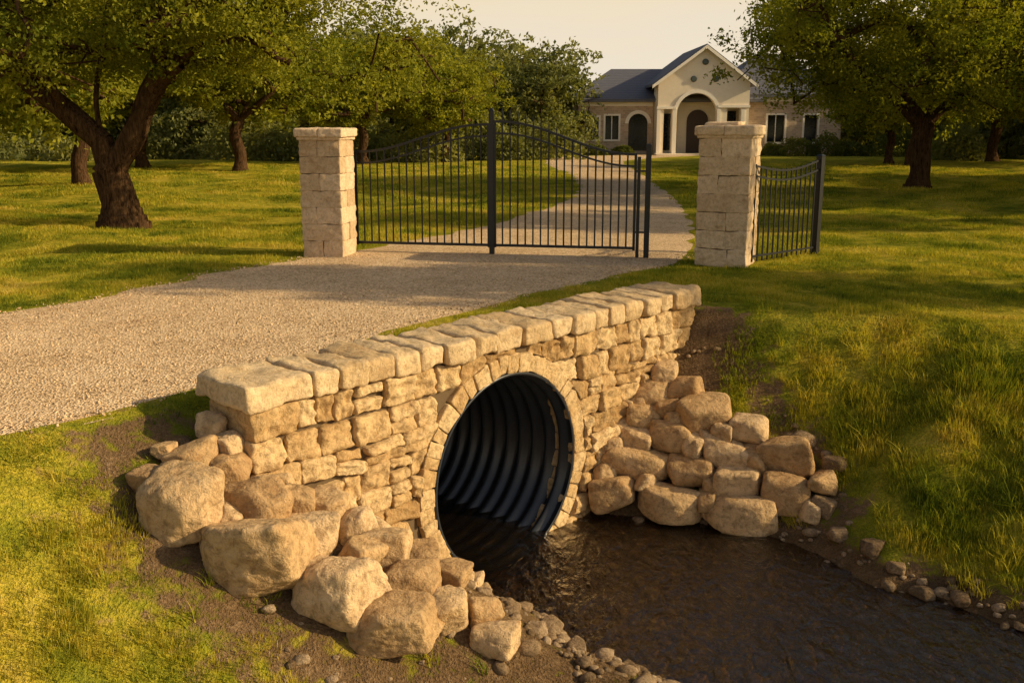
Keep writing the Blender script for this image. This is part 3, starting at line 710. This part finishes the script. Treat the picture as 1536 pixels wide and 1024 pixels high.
for (x,y,s,sz) in [(-16.0,29,.95,0),(-17.5,33,1.1,0),(-20.5,38,1.1,0),(-16.2,38,1.0,0),(-25,44,1.2,0),(-13.5,50,1.,0),(-19,52,1.1,0),(-8.5,58,.9,0),(-4.0,62,.8,0),
   (21,53,.95,0),(28.5,60,1.1,0),(34,58,1.2,0),(25,44,1.,0),(24.5,18.5,.7,0),(27,25,.9,0),(29,31,1.2,0),(35,38,1.2,0),(40,66,1.2,0),(22,59,.8,0),
   (14.2,12.4,.45,1.2),(18.5,21.5,.5,1.35),(21,27.5,.5,1.3)]:  # slim unseen oaks, added to cast shadow stripes on lawn and drive
    put(m3,'oak_tree' if k==2 else 'oak_tree.%03d'%(k-2),x,y,s,sz=sz); k+=1
dt=empty('distant_trees')
for i in range(34):
    x=-92+i*2.85+rg.uniform(-1.2,1.2); put(m4,'tree_%d'%i,x,rg.uniform(68,88),rg.uniform(.7,1.0),par=dt)
for i in range(20):
    put(m4,'treeb_%d'%i,-80+i*4.3+rg.uniform(-1,1),rg.uniform(92,108),rg.uniform(1.0,1.3),par=dt)
for i in range(24):
    put(m4,'treec_%d'%i,28+i*3.2+rg.uniform(-1,1),rg.uniform(70,92),rg.uniform(.75,1.1),par=dt)
for i in range(10):
    put(m4,'treed_%d'%i,4+i*4+rg.uniform(-1,1),rg.uniform(102,112),rg.uniform(.45,.6),par=dt)
for i in range(40):
    put(m4,'treee_%d'%i,-160+i*9+rg.uniform(-2,2),rg.uniform(130,170),rg.uniform(.8,1.),par=dt)
rs=R(9)
def shrub(x,y,w,h,n,name,size=.06):
    v=rs.normal(size=(n,3)); v/=np.linalg.norm(v,axis=1)[:,None]; v[:,2]=abs(v[:,2]); r=rs.uniform(.5,1,n)**.5
    P=v*r[:,None]*np.array((w,w*.8,h)); P*= (1+.2*fbm(v*2.5+x,2))[:,None]
    me=quadmesh(name,leaves(P,size,rs,.2),4); me.materials.append(M_shrub); link(name,me,loc=(x,y,0))
nm=0
for (x,y,w,h) in [(20.5,73,1.6,1.3),(22.6,72.5,1.5,1.6),(24.2,73,1.3,1.1),(18.9,73.5,1.0,.9),(6.2,75,1,.8),(8.2,75,.9,.7),(27,72,2.,1.8),(30,71,2.,1.6)]:
    shrub(x,y,w,h,2600,'garden_shrub' if nm==0 else 'garden_shrub.%03d'%nm,.09); nm+=1
ub=[]
for i in range(64):
    x=-95+i*1.58; y=rs.uniform(62,68); n=800; v=rs.normal(size=(n,3)); v/=np.linalg.norm(v,axis=1)[:,None]; v[:,2]=abs(v[:,2]); ub.append(v*rs.uniform(.6,1,n)[:,None]*np.array((2.1,1.5,rs.uniform(1.4,3.4)))+np.array((x if x<4.5 else x+24,y,0)))
for i in range(30):
    x=28+i*1.7; y=rs.uniform(64,70); n=800; v=rs.normal(size=(n,3)); v/=np.linalg.norm(v,axis=1)[:,None]; v[:,2]=abs(v[:,2]); ub.append(v*rs.uniform(.6,1,n)[:,None]*np.array((1.9,1.5,rs.uniform(1.4,3.2)))+np.array((x,y,0)))
me=quadmesh('woodland_undergrowth',leaves(np.concatenate(ub),.17,rs,.2),4); me.materials.append(M_leafB); link('woodland_undergrowth',me)

# ------------------------------------------------------------------ grass instancing
def tuft(name,n,rad,h,w,seed,mat,lean=.45):
    rng=R(seed); V=[];F=[];o=0
    for i in range(n):
        a=rng.uniform(0,6.28); r=rad*math.sqrt(rng.rand()); b=np.array((r*math.cos(a),r*math.sin(a),-.015)); az=rng.uniform(0,6.28)
        hh=h*rng.uniform(.4,1.15)*(1-.3*(r/rad)**2); l=lean*rng.uniform(.1,1.3)*hh; dr=np.array((math.cos(az),math.sin(az),0)); sd=np.array((-dr[1],dr[0],0))*w*rng.uniform(.6,1.1)
        m=b+dr*l*.3+np.array((0,0,hh*.55)); tp=b+dr*l+np.array((0,0,hh*rng.uniform(.85,1)))
        V+= [b-sd,b+sd,m+sd*.8,m-sd*.8,tp]; F+=[(o,o+1,o+2,o+3),(o+3,o+2,o+4)]; o+=5
    me=bpy.data.meshes.new(name); me.from_pydata([tuple(v) for v in V],[],F); me.materials.append(mat); return bpy.data.objects.new(name,me)
def scatter(name,P,rot,scl,inst):
    me=bpy.data.meshes.new(name); me.vertices.add(len(P)); me.vertices.foreach_set('co',P.astype(np.float32).ravel())
    for nm_,arr in (('rot',rot),('scl',scl)):
        at=me.attributes.new(nm_,'FLOAT_VECTOR','POINT'); at.data.foreach_set('vector',arr.astype(np.float32).ravel())
    o=link(name,me); ng=bpy.data.node_groups.new(name,'GeometryNodeTree')
    ng.interface.new_socket('Geometry',in_out='INPUT',socket_type='NodeSocketGeometry'); ng.interface.new_socket('Geometry',in_out='OUTPUT',socket_type='NodeSocketGeometry')
    gi=ng.nodes.new('NodeGroupInput'); go=ng.nodes.new('NodeGroupOutput'); ip=ng.nodes.new('GeometryNodeInstanceOnPoints'); oi=ng.nodes.new('GeometryNodeObjectInfo'); oi.inputs['Object'].default_value=inst; oi.inputs['As Instance'].default_value=True
    ng.links.new(gi.outputs[0],ip.inputs['Points']); ng.links.new(oi.outputs['Geometry'],ip.inputs['Instance'])
    for nm_,sk in (('rot','Rotation'),('scl','Scale')):
        na=ng.nodes.new('GeometryNodeInputNamedAttribute'); na.data_type='FLOAT_VECTOR'; na.inputs['Name'].default_value=nm_; ng.links.new(na.outputs['Attribute'],ip.inputs[sk])
    ng.links.new(ip.outputs[0],go.inputs[0]); md=o.modifiers.new('scatter','NODES'); md.node_group=ng; return o
rs=R(77)
def wedge(r0,r1,dens,half=36):
    a=math.radians(half); area=a*(r1*r1-r0*r0); n=int(area*dens); r=np.sqrt(rs.uniform(r0*r0,r1*r1,n)); th=rs.uniform(-a,a,n); return r*np.sin(th),r*np.cos(th)
xs=[];ys=[];sz=[]
for r0,r1,d,s in ((3.2,8,46,.8),(8,12,32,.9),(12,18,19,1.1),(18,30,7.5,1.6),(30,58,1.8,2.8)):
    x,y=wedge(r0,r1,d); xs.append(x);ys.append(y);sz.append(np.full(len(x),s))
x=np.concatenate(xs);y=np.concatenate(ys);sz=np.concatenate(sz)
s,n=w2l(x,y); z=H(s,n)
rad=.16*sz
keep=~inpoly(x,y,roadpoly)
edge=segd(x,y,list(map(tuple,La[::6])))
edge2=segd(x,y,list(map(tuple,Ra[::6])))
keep&=(np.minimum(edge,edge2)>rad*.4)
keep&=z>WATER+.07
dd=dirtf(x,y,z); nz=fbm(np.stack([x*2.2,y*2.2,x*0],1),3)
keep&=(dd+nz*.5)<.54
keep&=~((s>-.16)&(s<WL+.12)&(n<.12)&(n>-.82))
for (px,py) in ((-3.25,17.75),(3.56,16.55)): keep&=np.maximum(abs(x-px),abs(y-py))>.46
x,y,z,s,n,sz=[q[keep] for q in (x,y,z,s,n,sz)]
bn=fbm(np.stack([x*.8,y*.8,x*0+3],1),3)
hgt=sz**.45*(1+.45*bn)*rs.uniform(.6,1.45,len(x))
slope=((z<-.3)).astype(float); hgt*=1+.5*slope
tall=(s>5)&(z<-.4)&(n>1.2); hgt[tall]*=1.4
gs_=(H(s+.06,n)-H(s-.06,n))/.12; gn_=(H(s,n+.06)-H(s,n-.06))/.12
gx_=gs_*CA+gn_*SA; gy_=gs_*SA-gn_*CA
rot=np.zeros((len(x),3)); rot[:,2]=rs.uniform(0,6.28,len(x))
for i in np.where(np.hypot(gx_,gy_)>.03)[0]:
    nv=Vector((-gx_[i]*.85,-gy_[i]*.85,1)).normalized(); q=Vector((0,0,1)).rotation_difference(nv); e=(q.to_matrix()@Matrix.Rotation(rot[i,2],3,'Z')).to_euler(); rot[i]=e[:]
P=np.stack([x,y,z],1)
tf=tuft('grass_tuft',140,.2,.080,.0042,1,M_grass,.55)
scatter('lawn_grass',P,rot,np.stack([sz,sz,hgt],1),tf)
x,y=wedge(3.2,16,28); s,n=w2l(x,y); z=H(s,n); bn=fbm(np.stack([x*.9,y*.9,x*0+3],1),3); dd=dirtf(x,y,z)
tall=(s>4.6)&(z<-.2)&(n>.6)
k=(z<-.15)&(z>WATER+.05)&(rs.rand(len(x))<np.where(tall,.95,.38+.4*bn))&(dd+bn*.6<.64)&~((s>-.16)&(s<WL+.1)&(n<.15))&(~inpoly(x,y,roadpoly))
x,y,z,tl_=x[k],y[k],z[k],tall[k]
tf2=tuft('bank_grass_tuft',34,.075,.22,.0045,2,M_grass,.75)
sb=rs.uniform(.45,1.05,len(x))*np.where(tl_,1.25,.9); scatter('bank_grass',np.stack([x,y,z],1),np.stack([rs.uniform(-.2,.2,len(x)),rs.uniform(-.2,.2,len(x)),rs.uniform(0,6.28,len(x))],1),np.stack([sb*1.2,sb*1.2,sb],1),tf2)
x,y=wedge(5,18,130); k=inpoly(x,y,roadpoly); x=x[k];y=y[k]
D,F=ICO[1]; me=bpy.data.meshes.new('gravel_stone'); me.from_pydata((D*(1+.2*rs.normal(size=(len(D),1)))*np.array((1,.8,.55))).tolist(),[],F); me.materials.append(M_road); gs=bpy.data.objects.new('gravel_stone',me)
g=rs.uniform(.005,.015,len(x))*np.where(rs.rand(len(x))<.05,1.7,1); scatter('loose_gravel',np.stack([x,y,x*0+.013],1),rs.uniform(0,6,(len(x),3)),np.stack([g,g,g],1),gs)

# ------------------------------------------------------------------ light, sky, camera
EL=math.radians(24.5); az=(1.,-.16); L=math.hypot(*az)
Sd=Vector((az[0]/L*math.cos(EL),az[1]/L*math.cos(EL),math.sin(EL)))
sun=bpy.data.lights.new('sun','SUN'); sun.energy=5; sun.angle=math.radians(.6); sun.color=(1,.775,.44)
so=bpy.data.objects.new('sun',sun); sc.collection.objects.link(so); so.rotation_euler=Sd.to_track_quat('Z','Y').to_euler(); so.location=(30,0,20)
w=bpy.data.worlds.new('World'); sc.world=w; w.use_nodes=True; nt=w.node_tree; nt.nodes.clear()
sk=nt.nodes.new('ShaderNodeTexSky'); sk.sky_type='NISHITA'; sk.sun_disc=False; sk.sun_elevation=EL; sk.sun_rotation=math.atan2(az[0],az[1]); sk.air_density=1.; sk.dust_density=4; sk.ozone_density=1.
tc=nt.nodes.new('ShaderNodeTexCoord'); sp=nt.nodes.new('ShaderNodeSeparateXYZ'); nt.links.new(tc.outputs['Generated'],sp.inputs[0])
cl=nt.nodes.new('ShaderNodeTexNoise'); mpg=nt.nodes.new('ShaderNodeMapping'); mpg.inputs['Scale'].default_value=(1.5,1.5,9); nt.links.new(tc.outputs['Generated'],mpg.inputs[0]); nt.links.new(mpg.outputs[0],cl.inputs['Vector']); cl.inputs['Scale'].default_value=1.6; cl.inputs['Detail'].default_value=5
rp=nt.nodes.new('ShaderNodeValToRGB'); nt.links.new(sp.outputs[2],rp.inputs[0]); e=rp.color_ramp.elements
e[0].position=0.; e[0].color=(.97,.97,.97,1); e[1].position=.45; e[1].color=(.06,.06,.06,1); q=e.new(.125); q.color=(.88,.88,.88,1); q=e.new(.24); q.color=(.24,.24,.24,1)
hz=nt.nodes.new('ShaderNodeValToRGB'); nt.links.new(cl.outputs['Fac'],hz.inputs[0]); e=hz.color_ramp.elements; e[0].position=.35; e[0].color=(.93,.83,.68,1); e[1].position=.68; e[1].color=(1.0,.83,.58,1)
ml=nt.nodes.new('ShaderNodeMix'); ml.data_type='RGBA'; ml.blend_type='MULTIPLY'; ml.inputs[0].default_value=1; ml.inputs[7].default_value=(10.8,10.8,10.8,1); nt.links.new(hz.outputs[0],ml.inputs[6])
mx=nt.nodes.new('ShaderNodeMix'); mx.data_type='RGBA'; mx.blend_type='MIX'
bg=nt.nodes.new('ShaderNodeBackground'); bg.inputs[1].default_value=.09; wo=nt.nodes.new('ShaderNodeOutputWorld')
nt.links.new(rp.outputs[0],mx.inputs[0]); nt.links.new(sk.outputs[0],mx.inputs[6]); nt.links.new(ml.outputs[2],mx.inputs[7]); nt.links.new(mx.outputs[2],bg.inputs[0]); nt.links.new(bg.outputs[0],wo.inputs[0])
cam=bpy.data.cameras.new('camera'); cam.lens=35; cam.sensor_width=36; cam.clip_end=3000; cam.clip_start=.1
co=bpy.data.objects.new('camera',cam); sc.collection.objects.link(co); co.location=(0,0,2.3); co.rotation_euler=(math.radians(90-12.35),0,0); sc.camera=co
